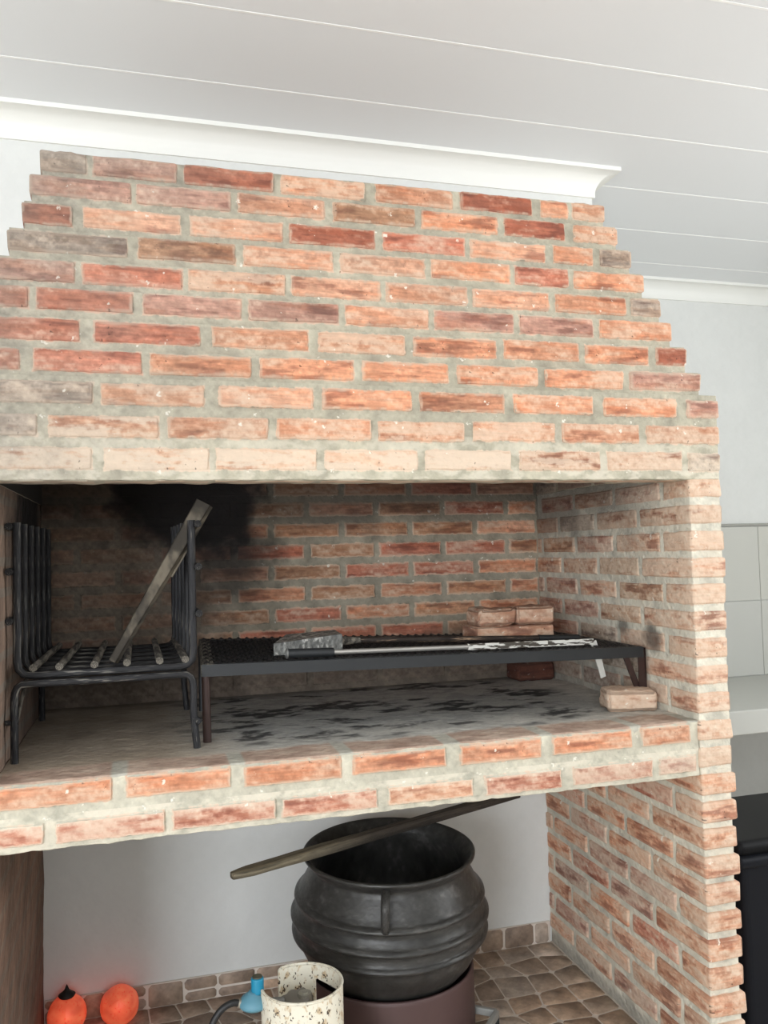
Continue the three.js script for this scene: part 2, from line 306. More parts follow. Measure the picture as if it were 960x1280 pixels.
const foldUV = (tex, face) => (x, y, z, a, b, c) => tex.uv(x - Math.sign(a) * Math.max(0, face - z) * (Math.abs(a) > 0.7 ? 1 : 0), y - Math.sign(b) * (Math.abs(b) > 0.7 ? Math.max(0, face - z) : 0));
const hoodShell = [];
HY.forEach((y, k) => {
  const e = hoodCourses[k][1], z = courseZ(k), l = Math.min(e[0], k > 7 ? -1.738 : 9) + 0.006, r = e[e.length - 1] - 0.006;
  const y1 = k ? (HY[k - 1] + y) / 2 + (k < 8 ? -0.008 : 0) : y + BH - 0.001, y0 = k < 10 ? (HY[k + 1] + y) / 2 - (k < 8 ? 0.008 : 0) : YLINTEL, yb = k === 8 ? YLINTEL : y0;
  const part = (a, b, p, q, sx) => hoodShell.push(uvBy(rough(a, b, yb, y1, p, q, 0.002, 0.0015, k, [sx, k === 8 ? 9 : 3, 2], 20), foldUV(hoodTex, z)));
  if (k > 8) return;
  part(l, r, z - 0.1, z, 60); part(l, l + 0.09, -D, z - 0.095, 4); part(r - 0.09, r, -D, z - 0.095, 4);
});
hoodShell.push(uvBy(box(-1.55, -0.14, 2.24, 2.288, -D, -0.22), foldUV(hoodTex, -0.15)));
// the rough underside lip of the lintel
hoodShell.push(uvBy(rough(XL - W + 0.005, W - 0.004, YLINTEL, YLINTEL + 0.024, -0.1, 0.004, 0.003, 0.003, 40, [90, 3, 3], 24), foldUV(hoodTex, 0)));
const hood = put('hood', join(hoodShell), hoodMat, fireplace);
hoodBricks.forEach((b, i) => { const z = courseZ(b.k), p = 0.004 + rnd() * 0.003; put('brick', uvBy(rough(b.u0, b.u1, b.v0, b.v1, z - 0.09, z + p, 0.0075, 0.0036, i, [9, 3, 2], 24), foldUV(hoodTex, z + p)), hoodMat, hood); });

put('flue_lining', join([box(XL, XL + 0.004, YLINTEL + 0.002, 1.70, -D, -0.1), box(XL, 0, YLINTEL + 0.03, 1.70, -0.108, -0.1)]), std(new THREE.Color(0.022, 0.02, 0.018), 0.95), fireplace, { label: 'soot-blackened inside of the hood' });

// firebox back: half-bond lining
const soot = (x, y, n1, n2) => {
  const w = (n1 - 0.5) * 0.5 + (n2 - 0.5) * 0.25;
  const patch = sstep(1.3, 0.6, Math.hypot((x + 1.18) / 0.26, (y - 1.58) / 0.21) + w);
  const tail = sstep(1.3, 0.3, Math.hypot((x + 1.08) / 0.17, (y - 1.40) / 0.20) + w) * 0.6;
  const top = sstep(1.40, 1.56, y + (n1 - 0.5) * 0.12) * 0.42;
  return clamp(Math.max(patch * 0.97, tail, top));
};
const backBricks = [];
for (let j = -2; j < 9; j++) {
  const y = 1.5127 - j * COURSE - 0.0 ; const st = 'ORNROSRNONS';
  for (let i = -1; i < 8; i++) {
    const off = (j & 1) ? -0.249 : -0.131, a = Math.max(XL, off - i * 0.2365 - 0.2185 + 0.0), b = Math.min(-0.008, off - i * 0.2365);
    if (b - a > 0.03) backBricks.push({ u0: a, u1: b, v0: y - BH + 0.001, v1: y + BH - 0.002, st: y < 1.06 ? 'G' : st[Math.floor(rnd() * st.length)] });
  }
}
const backTex = paint(XL - 0.01, 0.9, -XL + 0.02, 0.86, 900, masonry(backBricks, {
  mortar: [152, 144, 127], wash: (u, v) => 0.12,
  soot, ash: (u, v, n1, n2) => clamp(sstep(1.12, 1.05, v + (n1 - 0.5) * 0.05) * 0.8 + sstep(-0.95, -1.25, u + (n1 - 0.5) * 0.2) * (0.62 + 0.2 * n2)), ashTone: [104, 92, 81],
}));
const backMat = masonMat(backTex), flatUV = (x, y) => backTex.uv(x, y);
const lining = put('firebox_back', uvBy(rough(XL, 0, 0.9, 1.70, -D + 0.0005, -D + 0.008, 0.001, 0.001, 5, [50, 40, 1]), flatUV), backMat, fireplace);
backBricks.forEach((b, i) => put('brick', uvBy(rough(b.u0, b.u1, b.v0, b.v1, -D + 0.002, -D + 0.0115 + rnd() * 0.003, 0.0045, 0.002, i + 200, [6, 3, 1], 30), flatUV), backMat, lining));

// right pier: bond of whole and half bricks, one face towards the firebox and niche, one end to the front
const pierBricks = [];
for (let j = -2; j < 22; j++) {
  const y = 1.5127 - j * COURSE, full = j & 1; let z = j < 0 ? -0.115 : 0;
  for (let i = 0; z > -D + 0.02; i++) {
    const len = (i === 0 ? (j < 0 ? (full ? 0.12 : 0.218) : full ? 0.226 : 0.116) : 0.218) + (rnd() - 0.5) * 0.01, a = Math.max(-D, z - len);
    const lower = y < 0.79;
    const pool = i === 0 ? (lower ? 'OOOSSO' : 'PSPPSP') : (lower ? 'SRSOMOM' : 'NPSSGPM');
    if (z - a > 0.03) pierBricks.push({ u0: a, u1: i === 0 && j >= 0 ? W + 0.01 : z, z0: a, z1: z, v0: y - BH + (rnd() - 0.5) * 0.003, v1: y + BH + (rnd() - 0.5) * 0.003, st: pool[Math.floor(rnd() * pool.length)], first: i === 0 && j >= 0, y });
    z = a - 0.018;
  }
}
const pierTex = paint(-D - 0.01, 0, D + W + 0.03, 1.70, 950, masonry(pierBricks, {
  mortar: [208, 203, 187],
  wash: (u, v) => clamp((v > 0.79 ? 0.6 * sstep(-0.9, -0.3, u) + 0.3 : 0.6 + 0.1 * sstep(-0.3, -0.05, u)) + 0.35 * sstep(0.98, 0.9, v) * sstep(0.76, 0.84, v)),
  soot: (u, v, n1, n2) => clamp(sstep(1.30, 1.53, v + (n1 - 0.5) * 0.2) * 0.35 * sstep(-0.1, -0.4, u) + 0.5 * sstep(0.06, 0.02, Math.hypot(u + 0.19, (v - 1.115) * 1.2) + (n2 - 0.5) * 0.03) + 0.4 * sstep(0.05, 0.015, Math.hypot(u + 0.34, (v - 1.13) * 1.2) + (n2 - 0.5) * 0.03)),
  ash: (u, v, n1) => v > 0.9 ? clamp(sstep(1.08, 0.96, v + (n1 - 0.5) * 0.08) * sstep(-0.25, -0.5, u) * 0.6) : clamp(sstep(0.05, 0.015, v) * 0.5),
}));
const pierMat = masonMat(pierTex, 0.005);
const pierUV = (x, y, z, a, b, c) => {
  const fz = Math.abs(c) > Math.abs(a) && Math.abs(c) > 0.5 && z > -0.03 && z < 0.05;
  const u = fz ? Math.max(0.001, x) : Math.abs(c) > 0.6 && !fz ? z - Math.sign(c) * 0.004 : a < -0.5 ? Math.min(0, z) : a > 0.5 ? W + z : x > W * 0.45 ? Math.max(0, x) : Math.min(0, z);
  return pierTex.uv(clamp(u, -D, W + 0.01), Math.abs(b) > 0.7 ? y - Math.sign(b) * 0.006 : y);
};
const pierR = put('right_pier', uvBy(join([rough(0.003, W - 0.004, 0, 0.80, -D, -0.004, 0.002, 0.0024, 9, [5, 40, 36], 18), rough(0.001, W - 0.001, 0.78, 1.556, -D, -0.001, 0.002, 0.0024, 9, [5, 40, 36], 18)]), pierUV), pierMat, fireplace);
pierBricks.forEach((b, i) => { const p = rnd() * 0.003, f = b.y < 0.79 ? 0.003 : 0; put('brick', uvBy(rough(-0.0015 - p, b.first ? W + 0.001 + p + f : W * 0.5, b.v0, b.v1, b.z0, b.first ? 0.002 + p + f : b.z1, 0.0065, 0.0032, i + 500, b.first ? [4, 3, 5] : [2, 3, 6], 30), pierUV), pierMat, pierR); });

// left pier: smeared over with mortar
const leftTex = paint(-D, 0, D, 1.56, 600, (u, v, o) => {
  const a = nz(tileA, u * 1.3, v * 0.9), s = nz(tileB, (u + v * 0.5) * 7, (v - u) * 1.1), c = nz(tileA, u * 9, v * 9), k = 0.82 + 0.25 * a + (s - 0.5) * 0.22 + (c - 0.5) * 0.1;
  const up = sstep(0.8, 0.95, v), row = Math.abs(((v / COURSE) % 1) - 0.5) < 0.36 ? 1 : 0;
  let r = lerp(138, 150, up) * k, g = lerp(118, 136, up) * k, b = lerp(103, 122, up) * k;
  if (row) { r *= 1.02; g *= 0.95; b *= 0.92; }
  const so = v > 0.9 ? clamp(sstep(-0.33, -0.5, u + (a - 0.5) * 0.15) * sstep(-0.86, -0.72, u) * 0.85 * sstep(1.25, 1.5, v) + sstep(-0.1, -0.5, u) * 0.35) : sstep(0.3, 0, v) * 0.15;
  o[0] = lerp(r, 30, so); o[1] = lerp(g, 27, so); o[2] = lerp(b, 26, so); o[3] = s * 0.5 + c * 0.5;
});
const pierL = put('left_pier', uvBy(rough(XL - W, XL, 0, 1.556, -D, 0, 0.004, 0.003, 12, [4, 60, 34], 12), (x, y, z) => leftTex.uv(clamp(z, -D, 0), y)), masonMat(leftTex, 0.004), fireplace);

for (const b of pierBricks.filter(q => q.first)) put('brick', uvBy(rough(XL - W - 0.002, XL - 0.004, b.v0, b.v1, -0.1, 0.003 + rnd() * 0.002, 0.006, 0.003, b.y * 40, [4, 3, 2], 30), (x, y) => pierTex.uv(clamp(x - XL + W, 0.002, W), y)), pierMat, pierL);

// hearth slab: two courses of brick at the front edge, grey screed on top
const slabBricks = [];
const slabRow = (e, y0, y1, styles) => { for (let i = 0; i + 1 < e.length; i += 2) slabBricks.push({ u0: e[i], u1: e[i + 1], v0: y0 + (rnd() - 0.5) * 0.003, v1: y1 - rnd() * 0.002, st: styles[i / 2] }); };
slabRow([-1.640, -1.413, -1.386, -1.17, -1.142, -0.927, -0.901, -0.681, -0.646, -0.438, -0.410, -0.193, -0.168, -0.028], 0.870, 0.9185, 'OOOOOOO');
slabRow([-1.643, -1.545, -1.524, -1.309, -1.294, -1.075, -1.063, -0.846, -0.823, -0.615, -0.587, -0.389, -0.357, -0.139, -0.119, -0.012], 0.795, 0.840, 'RRRRORRM');
const slabTex = paint(XL, 0.76, -XL + 0.01, 0.18, 1150, masonry(slabBricks, { mortar: [196, 191, 173], wash: (u, v) => v < 0.852 ? 0.7 + 0.35 * sstep(0.815, 0.838, v) + 0.1 * sstep(-0.6, -1.5, u) : 0.06 + 0.12 * sstep(-0.7, 0, u) }));
const slabMat = masonMat(slabTex);
const hearthTex = paint(XL, -0.02, -XL, D + 0.02, 800, (u, d, o) => {                       // d: distance back from the front edge
  const a = nz(tileA, u * 0.8, d * 1.1), b = nz(tileB, u * 2.4, d * 4.6), c = nz(tileA, u * 10, d * 10), s = nz(tileB, u * 1.2 + 0.3, d * 2.6 + 0.1), k = 0.86 + 0.18 * b + (c - 0.5) * 0.12;
  const left = sstep(-1.05, -1.35, u);
  let r = lerp(208, 168, left) * k, g = lerp(205, 153, left) * k, bl = lerp(196, 134, left) * k;
  const mid = sstep(0.12, 0.24, d + (a - 0.5) * 0.12) * (1 - left * 0.85) * sstep(-0.06, -0.2, u);
  const grey = mid * (0.35 + 0.45 * sstep(0.35, 0.7, b)); r = lerp(r, 134 * k, grey); g = lerp(g, 134 * k, grey); bl = lerp(bl, 131 * k, grey);
  const black = mid * sstep(0.55, 0.74, s * 0.6 + b * 0.25 + a * 0.2 + (c - 0.5) * 0.12) * 0.85; r = lerp(r, 34, black); g = lerp(g, 33, black); bl = lerp(bl, 32, black);
  const front = 1 - sstep(0.09, 0.13, d + (b - 0.5) * 0.04);
  if (front > 0) {                                                                             // brick tops under a cement wash
    let inside = 0; for (const q of slabBricks) if (q.v1 > 0.9 && u > q.u0 && u < q.u1) inside = Math.min(1, Math.min(u - q.u0, q.u1 - u) / 0.006);
    const w = 0.45 + 0.5 * b; const rr = lerp(194, lerp(176, 200, w), inside), gg = lerp(190, lerp(136, 180, w), inside), bb = lerp(176, lerp(116, 162, w), inside);
    r = lerp(r, rr * k, front); g = lerp(g, gg * k, front); bl = lerp(bl, bb * k, front);
  }
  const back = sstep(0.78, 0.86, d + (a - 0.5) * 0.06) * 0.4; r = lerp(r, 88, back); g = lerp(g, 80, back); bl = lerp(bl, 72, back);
  o[0] = r; o[1] = g; o[2] = bl; o[3] = 0.5 + (c - 0.5) * 0.5 + (b - 0.5) * 0.4 - black * 0.2;
});
const slab = put('hearth_slab', uvBy(rough(XL + 0.001, 0.0, YUNDER, YHEARTH - 0.003, -D, -0.003, 0.003, 0.003, 21, [110, 6, 4], 26), (x, y, z) => slabTex.uv(x, y)), slabMat, fireplace);
slabBricks.forEach((b, i) => put('brick', uvBy(rough(b.u0, b.u1, b.v0, b.v1, -0.1, 0.003 + rnd() * 0.003, 0.0045, 0.0026, i + 800, [7, 3, 2], 30), (x, y, z, a2, b2) => slabTex.uv(x, y - (b2 > 0.7 ? Math.min(0.02, -z) : 0))), slabMat, slab));
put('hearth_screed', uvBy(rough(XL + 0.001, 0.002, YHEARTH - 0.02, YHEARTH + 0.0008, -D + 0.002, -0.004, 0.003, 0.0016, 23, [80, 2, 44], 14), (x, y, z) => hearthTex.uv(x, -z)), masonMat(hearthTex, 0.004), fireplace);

// ---------- steel things in the firebox ----------
const iron = (() => {
  const s = paint(0, 0, 0.5, 0.5, 512, (u, v, o) => { const a = nz(tileA, u * 2, v * 2), b = nz(tileB, u * 8, v * 8), ash = sstep(0.62, 0.85, a * 0.6 + b * 0.45), k = 0.7 + 0.6 * b; o[0] = lerp(38 * k, 128, ash); o[1] = lerp(38 * k, 124, ash); o[2] = lerp(40 * k, 116, ash); o[3] = b; });
  for (const t of [s.map, s.bump]) t.wrapS = t.wrapT = THREE.RepeatWrapping;
  return new THREE.MeshStandardMaterial({ map: s.map, bumpMap: s.bump, bumpScale: 0.001, roughness: 0.6, metalness: 0.35 });
})();
const dusty = (() => {
  const s = paint(0, 0, 0.5, 0.5, 400, (u, v, o) => { const a = nz(tileA, u * 2, v * 2), b = nz(tileB, u * 9, v * 9), w = sstep(0.3, 0.7, a * 0.6 + b * 0.4); o[0] = lerp(72, 138, w); o[1] = lerp(68, 132, w); o[2] = lerp(62, 120, w); o[3] = b; });
  for (const t of [s.map, s.bump]) t.wrapS = t.wrapT = THREE.RepeatWrapping;
  return new THREE.MeshStandardMaterial({ map: s.map, bumpMap: s.bump, bumpScale: 0.001, roughness: 0.85 });
})();
const darkSteel = std(new THREE.Color().setRGB(0.03, 0.032, 0.034), 0.5, 0.4), greySteel = std(new THREE.Color().setRGB(0.2, 0.2, 0.19), 0.5, 0.5);

// wood-burning basket of round bars
{
  const t = thing('fire_basket', 'black welded round-bar wood basket with high sides on tall legs, at left of the hearth', 'fire basket', [-1.43, YHEARTH, -0.44]);
  const zs = [-0.195, -0.29, -0.385, -0.48, -0.575, -0.67], yb = 1.112, yt = 1.455;
  zs.forEach((z, i) => {
    const f = i / 5, xl = lerp(-1.619, -1.604, f), xr = lerp(-1.236, -1.262, f);
    put('basket_bar', tube([V(xl, yt, z), V(xl, yt - 0.1, z), V(xl, yb + 0.1, z), V(xl, yb + 0.03, z), V(xl + 0.008, yb + 0.008, z), V(xl + 0.03, yb, z), V(xl + 0.1, yb, z), V(xr - 0.1, yb, z), V(xr - 0.03, yb, z), V(xr - 0.008, yb + 0.008, z), V(xr, yb + 0.03, z), V(xr, yb + 0.1, z), V(xr, yt - 0.1, z), V(xr, yt, z)], i ? 0.0085 : 0.0095, 70, 8), iron, t);
  });
  for (const x of [-1.586, -1.531, -1.456, -1.385, -1.312, -1.254]) put('floor_rod', rod(V(x, yb + 0.0165, -0.185), V(x + (-1.43 - x) * 0.06, yb + 0.0165, -0.69), 0.0085), dusty, t);
  for (const y of [1.446, 1.345, 1.235]) for (const s of [0, 1]) put('side_rod', rod(V(s ? -1.2215 : -1.634, y, -0.175), V(s ? -1.247 : -1.619, y, -0.70), 0.0085), iron, t);
  for (const z of [-0.18, -0.69]) put('leg_frame', tube([V(-1.624, YHEARTH, z), V(-1.624, 1.0, z), V(-1.624, 1.065, z), V(-1.617, 1.088, z), V(-1.6, 1.0945, z), V(-1.5, 1.0945, z), V(-1.36, 1.0945, z), V(-1.262, 1.0945, z), V(-1.243, 1.088, z), V(-1.237, 1.065, z), V(-1.237, 1.0, z), V(-1.23, YHEARTH, z)], 0.0085, 60, 8), iron, t);
  put('peg', join([rod(V(-1.643, 1.012, -0.18), V(-1.616, 1.012, -0.18), 0.006), rod(V(-1.238, 0.995, -0.18), V(-1.222, 0.98, -0.176), 0.008)]), iron, t);
  put('diagonal_brace', rod(V(-1.626, 0.985, -0.18), V(-1.626, 1.09, -0.42), 0.0045), dusty, t);
}
// channel bar leaning in the basket
{
  const a = V(-1.418, 1.130, -0.215), b = V(-1.205, 1.498, -0.205), d = b.clone().sub(a).normalize(), L = a.distanceTo(b);
  const n = V(-0.35, 0.2, 0.9).normalize(), s = new THREE.Vector3().crossVectors(d, n).normalize(), m = new THREE.Vector3().crossVectors(s, d).normalize();
  const t = thing('steel_channel', 'flat grey steel channel bar leaning diagonally inside the wood basket', 'steel bar', [a.x, a.y, a.z]);
  const geo = []; const wA = 0.009, wB = 0.0195, dep = 0.014, th = 0.0025;
  const prism = (quad, h0, h1) => { const pos = [], P = (q, h) => { const p = a.clone().addScaledVector(d, q[0]).addScaledVector(s, q[1]).addScaledVector(m, h); pos.push(p.x, p.y, p.z); };
    quad.forEach(q => P(q, h0)); quad.forEach(q => P(q, h1)); const g = new THREE.BufferGeometry(); g.setAttribute('position', new THREE.Float32BufferAttribute(pos, 3)); g.setIndex([0, 2, 1, 0, 3, 2, 4, 5, 6, 4, 6, 7, 0, 1, 5, 0, 5, 4, 1, 2, 6, 1, 6, 5, 2, 3, 7, 2, 7, 6, 3, 0, 4, 3, 4, 7]); const k = toCreasedNormals(g, 0.3); return uvBy(k, (x, y, z) => [x * 1.3 + z, y * 1.3 + z]); };
  geo.push(prism([[0, -wA], [L, -wB], [L, wB], [0, wA]], 0, th));
  geo.push(prism([[0, -wA], [L, -wB], [L, -wB + th], [0, -wA + th]], -dep, th));
  geo.push(prism([[0, wA - th], [L, wB - th], [L, wB], [0, wA]], -dep, th));
  geo.push(prism([[L * 0.55, -wB], [L, -wB], [L, wB], [L * 0.55, wB]], -dep - th, -dep));
  const chanMat = dusty.clone(); chanMat.color.setRGB(0.62, 0.58, 0.52);
  put('channel', join(geo), chanMat, t);
}
// grill: angle-iron frame, expanded mesh, legs
const GF = { fl: V(-1.215, 1.107, -0.222), fr: V(-0.024, 1.087, -0.2), br: V(-0.035, 1.088, -0.655), bl: V(-1.192, 1.124, -0.68) };
const onGrill = (s, t) => GF.fl.clone().multiplyScalar((1 - s) * (1 - t)).addScaledVector(GF.fr, s * (1 - t)).addScaledVector(GF.br, s * t).addScaledVector(GF.bl, (1 - s) * t);
{
  const t = thing('grill_stand', 'long black expanded-metal cooking grill on an angle-iron stand across the hearth', 'grill', [-0.62, YHEARTH, -0.44]);
  const low = p => p.clone().add(V(0, -0.013, 0));
  const frame = [[GF.fl, GF.fr], [GF.fr, GF.br], [GF.br, GF.bl], [GF.bl, GF.fl]];
  const rustSteel = iron.clone(); rustSteel.color.setRGB(0.9, 0.85, 0.8);
  frame.forEach(([a, b], i) => {
    const c = onGrill(0.5, 0.5), inw = c.clone().sub(a.clone().add(b).multiplyScalar(0.5)); inw.y = 0; inw.normalize();
    put('frame_rail', join([bar(low(a), low(b), 0.004, 0.028), bar(a.clone().addScaledVector(inw, 0.014), b.clone().addScaledVector(inw, 0.014), 0.028, 0.004)]), i === 3 ? dusty : darkSteel, t);
  });
  // expanded metal: rows of slanting strands
  const strands = [], nu = 46, nv = 15;
  for (let j = 0; j < nv; j++) for (let i = 0; i < nu; i++) {
    const s0 = (i + (j & 1 ? 0.5 : 0)) / (nu + 0.5), s1 = s0 + 0.5 / nu, s2 = s0 + 1 / nu, t0 = j / nv, t1 = (j + 1) / nv;
    if (s2 > 1) continue;
    const A = onGrill(s0, t0), B = onGrill(s1, t1), C = onGrill(s2, t0), up = V(0, 0.003, 0);
    strands.push(bar(A.sub(up), B.clone().add(up), 0.0035, 0.0055), bar(B.clone().add(up), C.sub(up), 0.0035, 0.0055));
  }
  put('grill_mesh', join(strands), iron, t, { kind: 'stuff' });
  const legMat = std(new THREE.Color().setRGB(0.045, 0.024, 0.02), 0.5, 0.3);
  put('leg', rod(V(-1.203, YHEARTH, -0.236), V(-1.205, 1.09, -0.236), 0.0105), legMat, t);
  put('leg', rod(V(-1.188, YHEARTH, -0.66), V(-1.188, 1.11, -0.66), 0.0095), darkSteel, t);
  put('leg', join([bar(V(-0.026, YHEARTH, -0.206), V(-0.026, 1.085, -0.206), 0.022, 0.004, V(0, 0, 1)), bar(V(-0.016, YHEARTH, -0.215), V(-0.016, 1.085, -0.215), 0.004, 0.022, V(0, 0, 1))]), legMat, t);
  put('corner_strut', bar(V(-0.03, 0.955, -0.214), V(-0.075, 1.078, -0.216), 0.005, 0.016, V(1, 0, 0)), legMat, t);
}
// brick lumps lying loose
function looseTex(st, seed, wash, sootFn) { return masonry([{ u0: -0.2, u1: 0.5, v0: -0.2, v1: 0.5, st }], { wash: () => wash, soot: sootFn }); }
const lumpMats = [['S', 0.5, null], ['S', 0.2, null], ['P', 1.0, null], ['D', 0, () => 0.45], ['S', 0.5, null]].map(([st, w, so], i) => {
  const s = paint(0, 0, 0.3, 0.3, 800, (() => { const f = looseTex(st, i, w, so); return (u, v, o) => f(u + i * 0.013, v, o); })());
  for (const t of [s.map, s.bump]) t.wrapS = t.wrapT = THREE.MirroredRepeatWrapping;
  return masonMat(s, 0.005);
});
function lump(name, label, size, pos, turn, mat, seed, amp = 0.004, r = 0.008, roll = 0) {
  const [L, H, B] = size, g = rough(-L / 2, L / 2, 0, H, -B / 2, B / 2, r, amp, seed, [12, 5, 6], 22);
  uvBy(g, (x, y, z, a, b, c) => Math.abs(b) > 0.7 ? [(x + 0.15) / 0.3, (z + 0.15) / 0.3] : Math.abs(a) > 0.7 ? [(z + 0.15) / 0.3, y / 0.3] : [(x + 0.15) / 0.3, y / 0.3]);
  const m = new THREE.Mesh(g, mat); m.name = numbered(name); m.position.set(...pos); m.rotation.set(0, turn, roll); m.castShadow = m.receiveShadow = true;
  m.userData = { label, category: 'brick', group: 'loose bricks in the firebox' }; scene.add(m);
}
lump('loose_brick', 'whole pale orange brick lying on the grill under two brick halves', [0.252, 0.041, 0.11], [-0.292, 1.0985, -0.5], 0.03, lumpMats[4], 31, 0.002, 0.004, -0.008);
lump('loose_brick', 'rounded whitish broken brick half, left one on top of the stack on the grill', [0.128, 0.052, 0.1], [-0.347, 1.1405, -0.498], 0.06, lumpMats[0], 32, 0.006, 0.016);
lump('loose_brick', 'orange broken brick half, right one on top of the stack on the grill', [0.117, 0.052, 0.1], [-0.220, 1.1405, -0.499], -0.05, lumpMats[1], 33, 0.004, 0.008);
lump('loose_brick', 'dark reddish brown brick lying under the grill near the back wall', [0.135, 0.062, 0.1], [-0.082, YHEARTH, -0.80], 0.02, lumpMats[3], 34, 0.004, 0.012);
lump('loose_brick', 'chipped whitish pink brick half on the right front of the hearth', [0.135, 0.058, 0.10], [-0.074, YHEARTH, -0.205], -0.3, lumpMats[2], 35, 0.006, 0.012);

// coal shovel and poker lying on the grill
{
  const t = thing('coal_shovel', 'coal shovel with folded dusty sheet-metal scoop and dark rusty handle, lying on the grill', 'shovel', [-0.85, 1.11, -0.4]);
  const zf = -0.30, zb = -0.47, y0 = 1.113, yk = 1.151, xa = -1.02, xb = -0.852;
  const sheet = (P, th = 0.002) => { const n = new THREE.Vector3().crossVectors(P[1].clone().sub(P[0]), P[2].clone().sub(P[0])).normalize().multiplyScalar(th), pos = []; for (const q of P) pos.push(q.x, q.y, q.z); for (const q of P) pos.push(q.x + n.x, q.y + n.y, q.z + n.z);
    const g = new THREE.BufferGeometry(); g.setAttribute('position', new THREE.Float32BufferAttribute(pos, 3)); g.setIndex([0, 2, 1, 0, 3, 2, 4, 5, 6, 4, 6, 7, 0, 1, 5, 0, 5, 4, 1, 2, 6, 1, 6, 5, 2, 3, 7, 2, 7, 6, 3, 0, 4, 3, 4, 7]); return uvBy(toCreasedNormals(g, 0.3), (x, y, z) => [x * 4, z * 4 + y * 3]); };
  const dust = (() => { const s = paint(0, 0, 1, 1, 400, (u, v, o) => { const a = nz(tileA, u * 1.2, v * 1.2), b = nz(tileB, u * 4, v * 4), w = sstep(0.5, 0.62, a * 0.7 + b * 0.3), k = 0.75 + b * 0.5; o[0] = lerp(112, 178, w) * k; o[1] = lerp(112, 176, w) * k; o[2] = lerp(108, 170, w) * k; o[3] = b; }); for (const q of [s.map, s.bump]) q.wrapS = q.wrapT = THREE.RepeatWrapping; return new THREE.MeshStandardMaterial({ map: s.map, bumpMap: s.bump, bumpScale: 0.002, roughness: 0.55, metalness: 0.4 }); })();
  const tl = V(xa - 0.01, yk - 0.012, zf), tr = V(xb, yk + 0.004, zf), ttr = V(xb + 0.02, yk, zb), ttl = V(xa + 0.05, yk - 0.006, zb);
  const B = p => V(p.x, y0, p.z);
  put('scoop', join([sheet([tl, tr, ttr, ttl]), sheet([B(tl), B(tr), tr, tl]), sheet([B(tl), B(ttl), B(ttr), B(tr)]), sheet([B(tr), B(ttr), ttr, tr]), sheet([B(ttl), B(ttr), ttr, ttl].reverse())]), dust, t);
  const rust = iron.clone(); rust.color.setRGB(2.4, 1.75, 1.3);
  put('socket', rod(V(-0.842, 1.13, -0.385), V(-0.77, 1.1285, -0.395), 0.014, 0.007), dusty, t);
  put('handle', rod(V(-0.78, 1.129, -0.394), V(-0.252, 1.1085, -0.37), 0.008), rust, t);
  put('grip', join([rod(V(-0.255, 1.1085, -0.37), V(-0.13, 1.104, -0.365), 0.0095), rod(V(-0.256, 1.1085, -0.37), V(-0.25, 1.1082, -0.37), 0.0105)]), darkSteel, t);
}
{
  const t = thing('fire_poker', 'long poker with hollow black tube end and peeling white hooked tip, lying on the grill', 'poker', [-0.6, 1.11, -0.26]);
  const tip = (() => { const s = paint(0, 0, 0.4, 0.4, 600, (u, v, o) => { const a = nz(tileA, u * 3, v * 9), w = sstep(0.42, 0.5, a); o[0] = lerp(74, 214, w); o[1] = lerp(68, 212, w); o[2] = lerp(60, 204, w); o[3] = w; }); for (const q of [s.map, s.bump]) q.wrapS = q.wrapT = THREE.RepeatWrapping; return new THREE.MeshStandardMaterial({ map: s.map, bumpMap: s.bump, bumpScale: 0.001, roughness: 0.7 }); })();
  const p0 = V(-1.004, 1.1205, -0.25), p1 = V(-0.885, 1.1175, -0.25), p2 = V(-0.52, 1.110, -0.252), p3 = V(-0.145, 1.104, -0.256), p4 = V(-0.118, 1.035, -0.27), p5 = V(-0.105, 1.0, -0.278);
  const d = p1.clone().sub(p0).normalize(), ring = new THREE.TorusGeometry(0.0105, 0.003, 8, 20); ring.lookAt(d); ring.translate(p0.x, p0.y, p0.z);
  put('tube_end', join([rod(p0, p1, 0.0115, 0.0115, 16)]), darkSteel, t);
  put('tube_rim', ring, greySteel, t);
  put('rod', rod(p1, p2, 0.0065), std(new THREE.Color().setRGB(0.5, 0.48, 0.45), 0.35, 0.7), t);
  put('flat_bar', uvBy(join([bar(p2, p3, 0.006, 0.016)]), (x, y, z) => [x * 3.5, y * 6]), tip, t, { label: 'flat bar with peeling white paint' });
  put('hooked_tip', uvBy(join([bar(p3, p4, 0.004, 0.018, V(1, 0, 0)), bar(p4, p5, 0.004, 0.016, V(1, 0, 0))]), (x, y, z) => [x * 0.4, y * 0.4]), std(0xd6d4cc, 0.7), t);
}

